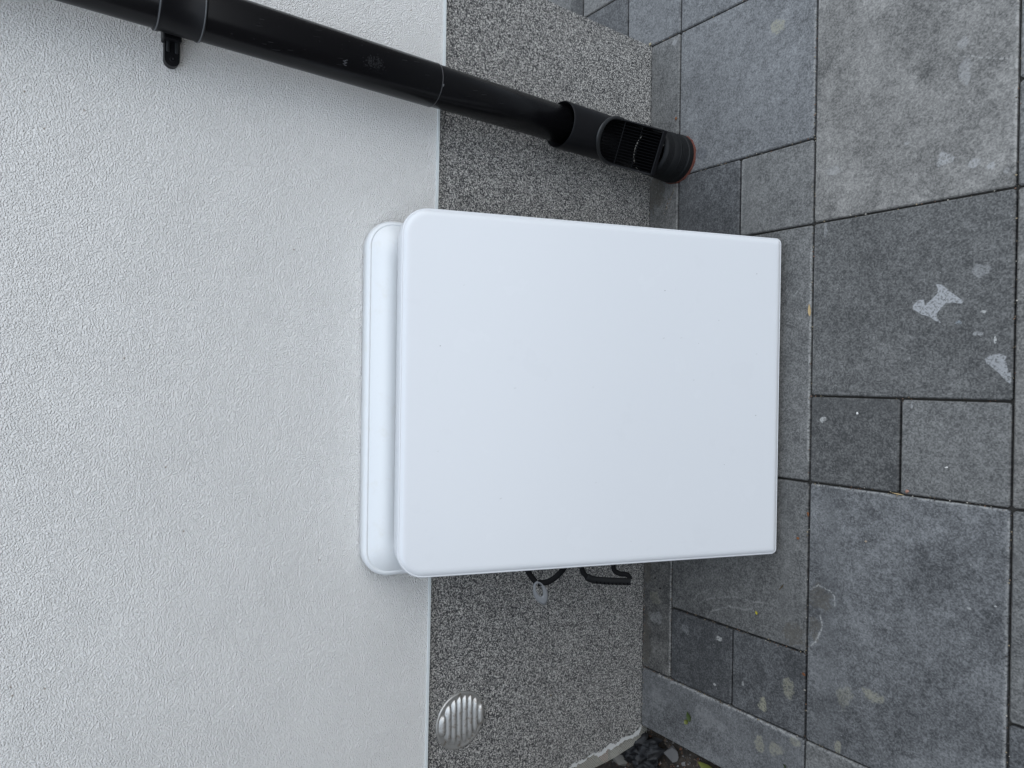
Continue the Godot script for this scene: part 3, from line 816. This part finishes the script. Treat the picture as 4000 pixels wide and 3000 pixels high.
func build_table() -> void:
	var w := 0.752
	var t := thing("folding_table", "white plastic folding table folded in half and leaning on the house wall", "table", Vector3(-0.4025, 0, 0))
	var front := Basis(Vector3.RIGHT, -deg_to_rad(20.1))
	var back := Basis(Vector3.RIGHT, -deg_to_rad(12.0))
	# front half: smooth table top towards us
	var f := put(t, "table_half", panel(w, 0.902, 0.056, 0.014, [[0.06, -0.040], [0.056, -0.040], [0.052, -0.061], [0.006, -0.062], [0.001, -0.060], [0.0, -0.056], [0.0, -0.009], [0.0004, -0.0065], [0.0016, -0.0042], [0.0034, -0.0028], [0.0040, -0.0034], [0.0048, -0.0034], [0.0054, -0.0022], [0.0125, -0.0004], [0.0150, 0.0], [0.020, 0.0]]), M.table)
	f.transform = Transform3D(front, Vector3(0, 0.0222, -0.0622))
	tag(f, "front half of the folded table, smooth top facing out")
	# back half: its underside faces us
	var b := put(t, "table_half", panel(w - 0.003, 0.912, 0.058, 0.014, [[0.02, -0.036], [0.008, -0.036], [0.003, -0.0345], [0.0, -0.031], [0.0, -0.010], [0.001, -0.0055], [0.0035, -0.002], [0.007, -0.0004], [0.009, 0.0], [0.0098, -0.0012], [0.0112, -0.0012], [0.012, 0.0], [0.10, 0.0], [0.106, -0.012], [0.112, -0.012]]), M.table_back)
	var b_at := Vector3(-0.0135, 0.0035 + 0.036 * 0.208, -0.4595 + 0.912 * sin(deg_to_rad(12.0)))
	b.transform = Transform3D(back, b_at)
	tag(b, "back half of the folded table, rim showing above the front half")
	var cap := st_new()
	# folded leg frames between the halves
	for k in 2:
		var bs: Basis = front if k == 0 else back
		var at: Vector3 = Vector3(0, 0.0222, -0.0622) - front.z * 0.0735 if k == 0 else b_at + back.z * 0.012
		var hw := 0.27 if k == 0 else 0.235
		var pts := []
		for p in [Vector3(-hw, 0.12, 0), Vector3(-hw, 0.68, 0), Vector3(-hw + 0.02, 0.70, 0), Vector3(hw - 0.02, 0.70, 0), Vector3(hw, 0.68, 0), Vector3(hw, 0.12, 0)]: pts.append(at + bs * p)
		var st := st_new()
		add_tube(st, pts, 0.0105, 10)
		put(t, "leg_frame", done(st), M.leg)
	for s in [-1.0, 1.0]:                             # hinge plates at the fold, near the ground
		var st := st_new(-1)
		add_chamfer_box(st, Transform3D(Basis(), Vector3(s * 0.30, 0.030, -0.195)), Vector3(0.05, 0.004, 0.13), 0.001)
		put(t, "hinge", done(st), M.leg)
	# carrying handle and closing strap on the left edge
	var o0 := Vector3(0, 0.0222, -0.0622) - front.z * 0.030
	var on := func(pts: Array, lift: float) -> Array:
		var out := []
		for p in pts: out.append(o0 + front * Vector3(p.x, p.y - 0.014, lift))
		return out
	var st := st_new()
	add_band(st, smooth_path(on.call([Vector2(-0.355, 0.516), Vector2(-0.3695, 0.5082), Vector2(-0.3823, 0.5049), Vector2(-0.3956, 0.5000), Vector2(-0.4065, 0.4900)], 0.0)), front.z, 0.0115, 0.003)
	var hd := put(t, "carry_handle", done(st), M.strap)
	st = st_new()
	add_band(st, smooth_path(on.call([Vector2(-0.4183, 0.3845), Vector2(-0.4072, 0.3925), Vector2(-0.4037, 0.4105), Vector2(-0.3952, 0.4246), Vector2(-0.3805, 0.4268), Vector2(-0.355, 0.4200)], 0.0)), front.z, 0.0115, 0.003)
	put(hd, "strap_end", done(st), M.strap)
	st = st_new()
	add_band(st, smooth_path(on.call([Vector2(-0.4050, 0.4920), Vector2(-0.4115, 0.4780), Vector2(-0.4156, 0.4546), Vector2(-0.4200, 0.4165), Vector2(-0.4228, 0.3864)], 0.002)), front.z, 0.0165, 0.007)
	var grip := put(hd, "grip", done(st), M.rubber)
	for k in 9:                                       # moulded slots along the grip
		var f2 := k / 8.0
		var p: Vector2 = Vector2(-0.4165, 0.470).lerp(Vector2(-0.4255, 0.394), f2) + Vector2(-0.0005 - 0.002 * sin(f2 * PI), 0)
		var sm := st_new(-1)
		add_chamfer_box(sm, Transform3D(front * Basis(Vector3(0, 0, 1), 0.5), o0 + front * Vector3(p.x, p.y - 0.014, 0.0057)), Vector3(0.0055, 0.0032, 0.0012), 0.0004)
		put(hd, "slot", done(sm), M.black_dark)
	st = st_new()
	add_band(st, smooth_path(on.call([Vector2(-0.350, 0.641), Vector2(-0.3640, 0.6372), Vector2(-0.3794, 0.6311), Vector2(-0.3927, 0.6238), Vector2(-0.4075, 0.6120)], 0.0)), front.z, 0.0125, 0.003)
	add_band(st, smooth_path(on.call([Vector2(-0.4110, 0.6070), Vector2(-0.4096, 0.5833), Vector2(-0.3982, 0.5625), Vector2(-0.3796, 0.5447), Vector2(-0.355, 0.5300)], 0.001)), front.z, 0.0135, 0.003)
	var sp := put(t, "closing_strap", done(st), M.strap)
	# grey plastic pull, a pointed loop with a slot
	st = st_new()
	var axis := Vector2(-0.4597, 0.5884) - Vector2(-0.4064, 0.6112)
	var an := axis.normalized(); var sn := Vector2(-an.y, an.x)
	var ring_o := []; var ring_i := []
	for k in 36:
		var a := TAU * k / 36.0
		var x := 0.027 - 0.027 * cos(a)
		var half := 0.0165 * sin(a) * (1.0 - 0.18 * cos(a))
		half *= 1.0 - 0.40 * pow(x / 0.054, 3.0)
		ring_o.append(Vector2(-0.4064, 0.6112) + an * (x * 1.06) + sn * half)
		ring_i.append(Vector2(-0.4064, 0.6112) + an * (0.0205 - 0.0155 * cos(a)) + sn * 0.0072 * sin(a))
	var bump := func(p: Vector2, z: float) -> Vector3: return o0 + front * Vector3(p.x, p.y - 0.014, z)
	for k in 36:
		var k2 := (k + 1) % 36
		var mo: Vector2 = ring_o[k].lerp(ring_i[k], 0.35); var mo2: Vector2 = ring_o[k2].lerp(ring_i[k2], 0.35)
		var mi: Vector2 = ring_o[k].lerp(ring_i[k], 0.75); var mi2: Vector2 = ring_o[k2].lerp(ring_i[k2], 0.75)
		var loops0 := [bump.call(ring_o[k], -0.002), bump.call(ring_o[k], 0.001), bump.call(mo, 0.0035), bump.call(mi, 0.0022), bump.call(ring_i[k], 0.003), bump.call(ring_i[k], -0.002)]
		var loops1 := [bump.call(ring_o[k2], -0.002), bump.call(ring_o[k2], 0.001), bump.call(mo2, 0.0035), bump.call(mi2, 0.0022), bump.call(ring_i[k2], 0.003), bump.call(ring_i[k2], -0.002)]
		for i in 6: quad(st, loops0[i], loops1[i], loops1[(i + 1) % 6], loops0[(i + 1) % 6])
	var pull := put(sp, "strap_pull", done(st), M.tag_grey)
	tag(pull, "grey plastic pull on the closing strap")

# ---------------------------------------------------------------- vent
func build_vent() -> void:
	var root := thing("vent_cover", "round louvred aluminium vent cover set in the speckled plinth", "vent", Vector3(-1.180, 0.6265, PLINTH_Z))
	var turn := Basis(Vector3.RIGHT, PI / 2)         # lathe axis points out of the wall
	var st := st_new()
	lathe([Vector2(0.0675, 0.0), Vector2(0.0675, 0.0022), Vector2(0.0665, 0.0036), Vector2(0.064, 0.0042), Vector2(0.0605, 0.0036), Vector2(0.058, 0.0030), Vector2(0.0, 0.0030)], 72, st, Transform3D(turn, Vector3.ZERO))
	put(root, "flange", done(st), M.aluminium)
	for k in 8:
		var y := 0.0525 - k * 0.0150
		var half := sqrt(0.059 * 0.059 - y * y) - 0.001
		var s2 := st_new()
		var nx := 22; var ny := 6
		var pt := func(i: int, j: int) -> Vector3:
			var u := -1.0 + 2.0 * i / nx
			var fall := pow(maxf(0.0, 1.0 - pow(absf(u), 5.0)), 0.7)
			var v := float(j) / ny
			var lens := 0.0069 * pow(maxf(0.0, 1.0 - pow(absf(u), 3.2)), 0.6)
			return Vector3(u * half, y - 0.0045 + lens * 2.0 * (1.0 - v), 0.0026 + fall * 0.0085 * sin(v * PI * 0.55))
		for i in nx: for j in ny:
			quad(s2, pt.call(i, j), pt.call(i + 1, j), pt.call(i + 1, j + 1), pt.call(i, j + 1))
		put(root, "slat", done(s2), M.aluminium)

# ---------------------------------------------------------------- litter and the rough corner
func leaf_mesh(l: float, w: float, curl: float) -> ArrayMesh:
	var st := st_new()
	var n := 10
	var f := func(i: int, s: float) -> Vector3:
		var u := float(i) / n
		var half := w * 0.5 * sin(PI * pow(u, 0.8))
		return Vector3((u - 0.5) * l, curl * (u - 0.5) * (u - 0.5) * 4.0 + absf(s) * half * 0.35, s * half)
	for i in n:
		for s in [-1.0, 0.0]:
			quad(st, f.call(i, s), f.call(i + 1, s), f.call(i + 1, s + 1.0), f.call(i, s + 1.0))
			var dn := Vector3(0, -0.0004, 0)
			quad(st, f.call(i, s) + dn, f.call(i, s + 1.0) + dn, f.call(i + 1, s + 1.0) + dn, f.call(i + 1, s) + dn)
	return done(st)

func stone_mesh(size: Vector3, sd: int) -> ArrayMesh:
	var r := RandomNumberGenerator.new(); r.seed = sd
	var pts := []
	for k in 12:
		var v := Vector3(r.randfn(), r.randfn(), r.randfn()).normalized()
		pts.append(v * size * 0.5 * r.randf_range(0.8, 1.0))
	var st := st_new(-1)
	hull(st, pts, Transform3D())
	return done(st)

func litter(called: String, label: String, category: String, mesh: Mesh, m: Material, at: Vector3, turn := 0.0, group := "") -> MeshInstance3D:
	var o := put(self, called, mesh, m)
	tag(o, label, category, group)
	o.position = at
	o.rotation.y = turn
	return o

func build_litter() -> void:
	var green := mat(lin(0.05, 0.075, 0.018), 0.5); var olive := mat(lin(0.12, 0.13, 0.025), 0.45)
	var straw := mat(lin(0.42, 0.30, 0.15), 0.8); var rust := mat(lin(0.16, 0.06, 0.022), 0.9); var white := mat(lin(0.62, 0.60, 0.56), 0.7)
	var red := mat(lin(0.28, 0.15, 0.11), 0.9); var dark := mat(lin(0.02, 0.018, 0.015), 0.9)
	var gl := thing("leaf", "small green two-part leaf on the narrow edge slab", "leaf", Vector3(-1.2833, 0.001, -0.3322))
	var lf := put(gl, "blade", leaf_mesh(0.027, 0.015, 0.003), green); lf.rotation.y = 0.35; lf.position = Vector3(0.006, 0.001, 0.001)
	lf = put(gl, "blade", leaf_mesh(0.018, 0.012, 0.004), olive); lf.rotation.y = -0.8; lf.position = Vector3(-0.011, 0.001, -0.006)
	litter("leaf", "large olive yellow leaf lying in the dirt against the edge slab", "leaf", leaf_mesh(0.075, 0.040, 0.012), olive, Vector3(-1.398, -0.003, -0.262), 1.1)
	litter("leaf", "dark shrivelled leaf near the corner of the edge slab", "leaf", leaf_mesh(0.012, 0.006, 0.003), mat(lin(0.03, 0.04, 0.015), 0.8), Vector3(-1.283, 0.002, -0.047), 0.6)
	litter("seed_husk", "pale dry seed husk caught in the joint beside the table foot", "husk", leaf_mesh(0.030, 0.0075, 0.001), straw, Vector3(-0.1998, 0.002, -0.004), 0.08)
	litter("straw", "short yellow straw in the joint beside the two small slabs", "straw", leaf_mesh(0.028, 0.0022, 0.0004), straw, Vector3(-0.5995, 0.0012, 0.198), 1.50)
	litter("stone_chip", "white angular stone chip on the darker small slab", "stone chip", stone_mesh(Vector3(0.008, 0.003, 0.006), 1), white, Vector3(-0.4347, 0.0015, 0.1102), 0.7)
	litter("stone_chip", "white oval stone chip on the paler small slab", "stone chip", stone_mesh(Vector3(0.004, 0.003, 0.008), 2), white, Vector3(-0.5340, 0.0015, 0.2899), 0.2)
	litter("stone_chip", "pinkish stone chip at the corner of the paler small slab", "stone chip", stone_mesh(Vector3(0.008, 0.004, 0.009), 3), red, Vector3(-0.5915, 0.002, 0.2171), 0.2)
	litter("stone_chip", "cream stone chip on the large blotched slab beside the small slabs", "stone chip", stone_mesh(Vector3(0.006, 0.003, 0.006), 4), mat(lin(0.36, 0.28, 0.2), 0.9), Vector3(-0.7112, 0.0015, 0.1341), 0.2)
	for e in [[-0.6747, 0.0, 0.016, "rust-brown crumb in the joint below the table corner", 5], [-0.7350, -0.0237, 0.012, "rust-brown crumb on the slab beside the table corner", 6], [0.3633, -0.4093, 0.017, "rust-brown flake on the narrow slab by the downpipe", 7], [-1.0480, -0.0035, 0.013, "orange-brown crumb in the joint beside the cream-stained small slab", 8]]:
		litter("brown_flake", e[3], "crumb", stone_mesh(Vector3(e[2] * 0.8, 0.004, e[2] * 0.6), e[4]), rust, Vector3(e[0], 0.002, e[1]), e[4] * 1.3)
	litter("moss_tuft", "pale dry tuft at the foot of the plinth corner", "tuft", stone_mesh(Vector3(0.012, 0.010, 0.012), 9), mat(lin(0.30, 0.26, 0.17), 1.0), Vector3(0.606, 0.004, -0.508), 0.3)
	litter("twig", "thin brown twig on the slab left of the table foot", "twig", leaf_mesh(0.022, 0.003, 0.002), mat(lin(0.07, 0.05, 0.025), 0.9), Vector3(-0.8601, 0.0015, -0.0638), 2.5)
	litter("yellow_petal", "bright yellow petal scrap on the slab with scraped arcs", "petal", leaf_mesh(0.010, 0.006, 0.002), mat(lin(0.42, 0.36, 0.03), 0.7), Vector3(-0.9398, 0.001, -0.1306), 0.5)
	litter("dirt_crumb", "dark elongated crumb on the dirty narrow slab", "crumb", stone_mesh(Vector3(0.006, 0.005, 0.012), 10), dark, Vector3(-0.9332, 0.002, -0.4604), 0.5)
	litter("dirt_crumb", "dark round crumb on the dirty narrow slab", "crumb", stone_mesh(Vector3(0.008, 0.005, 0.009), 11), dark, Vector3(-0.9560, 0.002, -0.4386), 0.5)
	# grit and sand that nobody could count, lying in the joints
	var grains := []
	var r := RandomNumberGenerator.new(); r.seed = 33
	var seams := [[Vector2(-0.6, 0.005), Vector2(-0.6, 0.395), 46], [Vector2(-0.4, 0.005), Vector2(-0.4, 0.39), 14], [Vector2(0.0, 0.0), Vector2(0.0, 0.4), 12], [Vector2(-1.3, 0.4), Vector2(0.5, 0.4), 70], [Vector2(-1.3, 0.0), Vector2(0.5, 0.0), 110],
		[Vector2(-1.2, -0.5), Vector2(-1.2, 0.1), 60], [Vector2(-1.35, -0.5), Vector2(0.15, -0.5), 170], [Vector2(-1.2, -0.4), Vector2(-0.8, -0.4), 40], [Vector2(0.6, -0.5), Vector2(0.6, -0.1), 30], [Vector2(-1.0, -0.4), Vector2(-1.0, 0.0), 40], [Vector2(0.2, -0.33), Vector2(0.2, 0.0), 24], [Vector2(0.1, -0.45), Vector2(0.19, -0.40), 60]]
	for s in seams:
		for k in s[2]:
			var p: Vector2 = s[0].lerp(s[1], r.randf()) + Vector2(r.randfn(0, 0.0022), r.randfn(0, 0.0022))
			if p.y < -0.502: p.y = -0.502 + absf(r.randfn(0, 0.002))
			var sz := r.randf_range(0.0014, 0.0042)
			grains.append([Transform3D(Basis(Vector3.UP, r.randf() * TAU).scaled(Vector3(sz, sz * 0.7, sz * r.randf_range(0.7, 1.4))), Vector3(p.x, 0.0002, p.y)), [lin(0.10, 0.075, 0.05), lin(0.25, 0.2, 0.13), lin(0.16, 0.09, 0.06), lin(0.36, 0.33, 0.28), lin(0.05, 0.045, 0.04)][r.randi() % 5]])
	scatter("joint_grit", "brown and pale grit lying along the paving joints", "grit", grains, 101)

func scatter(called: String, label: String, category: String, grains: Array, sd: int) -> void:
	var mm := MultiMesh.new()
	mm.transform_format = MultiMesh.TRANSFORM_3D
	mm.use_colors = true
	mm.mesh = stone_mesh(Vector3.ONE, sd)
	mm.instance_count = grains.size()
	for i in grains.size():
		mm.set_instance_transform(i, grains[i][0])
		var c: Color = grains[i][1]
		mm.set_instance_color(i, c.srgb_to_linear())
	var m := mat(Color.WHITE, 0.95)
	m.vertex_color_use_as_albedo = true
	var o := MultiMeshInstance3D.new()
	o.name = called
	o.multimesh = mm
	o.material_override = m
	add_child(o)
	tag(o, label, category)
	o.set_meta("kind", "stuff")

func build_corner() -> void:
	# lumpy soil beyond the paving's end
	var n := noise(FastNoiseLite.TYPE_SIMPLEX_SMOOTH, 14.0, 55, 4, 0.55)
	var st := st_new()
	var nx := 60; var nz := 90
	var at := func(i: int, j: int) -> Vector3:
		var x := -1.374 - 0.012 * i
		var z := -1.0 + 0.0145 * j
		var e := clampf(i / 3.0, 0.0, 1.0)
		return Vector3(x, -0.040 + 0.022 * n.get_noise_2d(x, z) * e + 0.01 * n.get_noise_2d(x * 4.0, z * 4.0) * e, z)
	for i in nx: for j in nz:
		quad(st, at.call(i + 1, j), at.call(i, j), at.call(i, j + 1), at.call(i + 1, j + 1))
	var so := put(self, "soil", done(st), M.soil)
	so.set_meta("kind", "structure")
	so.set_meta("label", "lumpy brown soil and rubble beyond the end of the paving")
	var r := RandomNumberGenerator.new(); r.seed = 66
	var grains := []
	for k in 2600:
		var x := -1.382 - absf(r.randfn(0, 0.14)); var z := r.randf_range(-0.95, 0.2)
		if x < -2.0: continue
		var sz := r.randf_range(0.0025, 0.009) * (1.0 if r.randf() < 0.9 else 2.0)
		var y := -0.040 + 0.022 * n.get_noise_2d(x, z)
		grains.append([Transform3D(Basis(Vector3(r.randfn(), r.randfn(), r.randfn()).normalized(), r.randf() * TAU) * Basis().scaled(Vector3(sz, sz * 0.7, sz * r.randf_range(0.7, 1.4))), Vector3(x, y, z)), [lin(0.06, 0.048, 0.035), lin(0.12, 0.085, 0.06), lin(0.16, 0.08, 0.05), lin(0.12, 0.11, 0.10), lin(0.20, 0.19, 0.18), lin(0.04, 0.036, 0.03)][r.randi() % 6]])
	scatter("rubble", "mixed brown gravel and crumbs on the soil by the paving end", "gravel", grains, 202)
	# black foil scrap
	st = st_new()
	var fn := noise(FastNoiseLite.TYPE_SIMPLEX, 22.0, 5, 2)
	var fp := func(i: int, j: int) -> Vector3:
		var u := i / 24.0 - 0.5; var v := j / 24.0 - 0.5
		return Vector3(-1.450 + u * 0.10 + v * 0.03 + 0.01 * fn.get_noise_2d(v * 0.2, 3.0), -0.012 + 0.030 * fn.get_noise_2d(u * 0.12, v * 0.12) + 0.010 * sin(u * 7.0 + v * 9.0), -0.505 + v * 0.14 - u * 0.02 + 0.012 * fn.get_noise_2d(u * 0.2, 8.0))
	for i in 24: for j in 24: quad(st, fp.call(i, j), fp.call(i, j + 1), fp.call(i + 1, j + 1), fp.call(i + 1, j))
	litter("plastic_foil", "crumpled black foil scrap below the torn plinth edge", "foil", done(st), mat(lin(0.010, 0.010, 0.011), 0.6), Vector3.ZERO)
	litter("rubble_stone", "pale concrete lump behind the torn reinforcing mesh", "stone", stone_mesh(Vector3(0.09, 0.06, 0.08), 21), mat(lin(0.17, 0.16, 0.14), 0.95), Vector3(-1.50, -0.018, -0.60), 0.4)
	litter("brick_fragment", "reddish brick fragment behind the torn reinforcing mesh", "brick", stone_mesh(Vector3(0.07, 0.05, 0.05), 22), mat(lin(0.24, 0.10, 0.07), 0.95), Vector3(-1.53, -0.02, -0.68), 0.4)
	litter("rubble_stone", "grey speckled mortar lump beside the black foil", "stone", stone_mesh(Vector3(0.05, 0.025, 0.06), 23), mat(lin(0.13, 0.125, 0.12), 0.95), Vector3(-1.425, -0.028, -0.415), 0.9)

# added unseen fence on the left that keeps sky light off that side
func build_added_fence() -> void:
	var f := thing("added_fence", "added unseen brown vertical board fence that darkens the left side", "fence", Vector3(-1.95, -0.06, 0))
	var m := mat(lin(0.10, 0.085, 0.072), 0.9)
	var board := chamfer_box(Vector3(0.022, 2.2, 0.14), 0.003)
	for k in 36:
		put(f, "board", board, m).position = Vector3(0, 1.12, -1.9 + k * 0.145)
	for y in [0.35, 1.6]:
		put(f, "rail", chamfer_box(Vector3(0.045, 0.09, 4.4), 0.004), m).position = Vector3(-0.035, y, 0.2)
	for z in [-1.8, 0.2, 2.2]:
		put(f, "post", chamfer_box(Vector3(0.09, 2.35, 0.09), 0.004), m).position = Vector3(-0.105, 1.12, z)

# ---------------------------------------------------------------- scene
# an even overcast sky, pale at the horizon and cooler overhead, with soft cloud structure
func overcast() -> ImageTexture:
	var n := noise(FastNoiseLite.TYPE_SIMPLEX_SMOOTH, 1.6, 7, 4)
	var im := Image.create(512, 256, false, Image.FORMAT_RGBF)
	for y in 256:
		var el := (0.5 - (y + 0.5) / 256.0) * PI
		for x in 512:
			var az := TAU * (x + 0.5) / 512.0
			var d := Vector3(cos(el) * cos(az), sin(el), cos(el) * sin(az))
			var t := pow(clampf(1.0 - d.y, 0.0, 1.0), 2.2)
			var c := Color(0.57, 0.67, 0.81).lerp(Color(0.88, 0.905, 0.935), t) * (1.0 + 0.12 * n.get_noise_3dv(d))
			if el < 0.0: c = Color(0.14, 0.13, 0.12)
			im.set_pixel(x, y, c)
	return ImageTexture.create_from_image(im)

func _ready() -> void:
	# camera: fitted to the paving grid; the phone was held sideways, so the picture's right is down
	var yaw := -0.00642987; var pitch := 0.64497487; var roll := 0.0109726
	var fw := Vector3(sin(yaw) * cos(pitch), -sin(pitch), -cos(yaw) * cos(pitch))
	var rt := Vector3(cos(yaw), 0, sin(yaw))
	var up := rt.cross(fw)
	var rt2 := rt * cos(roll) + up * sin(roll)
	var up2 := up * cos(roll) - rt * sin(roll)
	var cam := Camera3D.new()
	cam.name = "camera"
	cam.fov = 57.904
	cam.near = 0.05
	cam.far = 200.0
	cam.transform = Transform3D(Basis(-up2, rt2, -fw), Vector3(-0.37379945, 1.52394086, 0.87209298))
	add_child(cam)
	cam.current = true

	var sky := PanoramaSkyMaterial.new()
	sky.panorama = overcast()
	sky.energy_multiplier = 1.9
	var env := Environment.new()
	env.background_mode = Environment.BG_SKY
	env.sky = Sky.new()
	env.sky.sky_material = sky
	env.tonemap_mode = Environment.TONE_MAPPER_LINEAR
	env.tonemap_exposure = 1.1
	env.sdfgi_enabled = true
	env.ssao_enabled = true
	env.ssil_enabled = true
	var we := WorldEnvironment.new()
	we.name = "world_environment"
	we.environment = env
	add_child(we)
	var sun := DirectionalLight3D.new()
	sun.name = "sun"
	sun.light_energy = 0.15
	sun.light_color = Color(1.0, 0.97, 0.93)
	sun.light_angular_distance = 55.0
	sun.shadow_enabled = true
	add_child(sun)
	sun.look_at_from_position(Vector3.ZERO, Vector3(-0.85, -0.65, -0.75))

	make_materials()
	var g := PlaneMesh.new()
	g.size = Vector2(160, 160)
	var go := put(self, "ground", g, M.soil)
	go.position.y = -0.09
	go.set_meta("kind", "structure")
	go.set_meta("label", "bare brown earth round the house")
	build_paving()
	build_house()
	build_corner()
	build_table()
	build_pipe()
	build_vent()
	build_litter()
	build_added_fence()
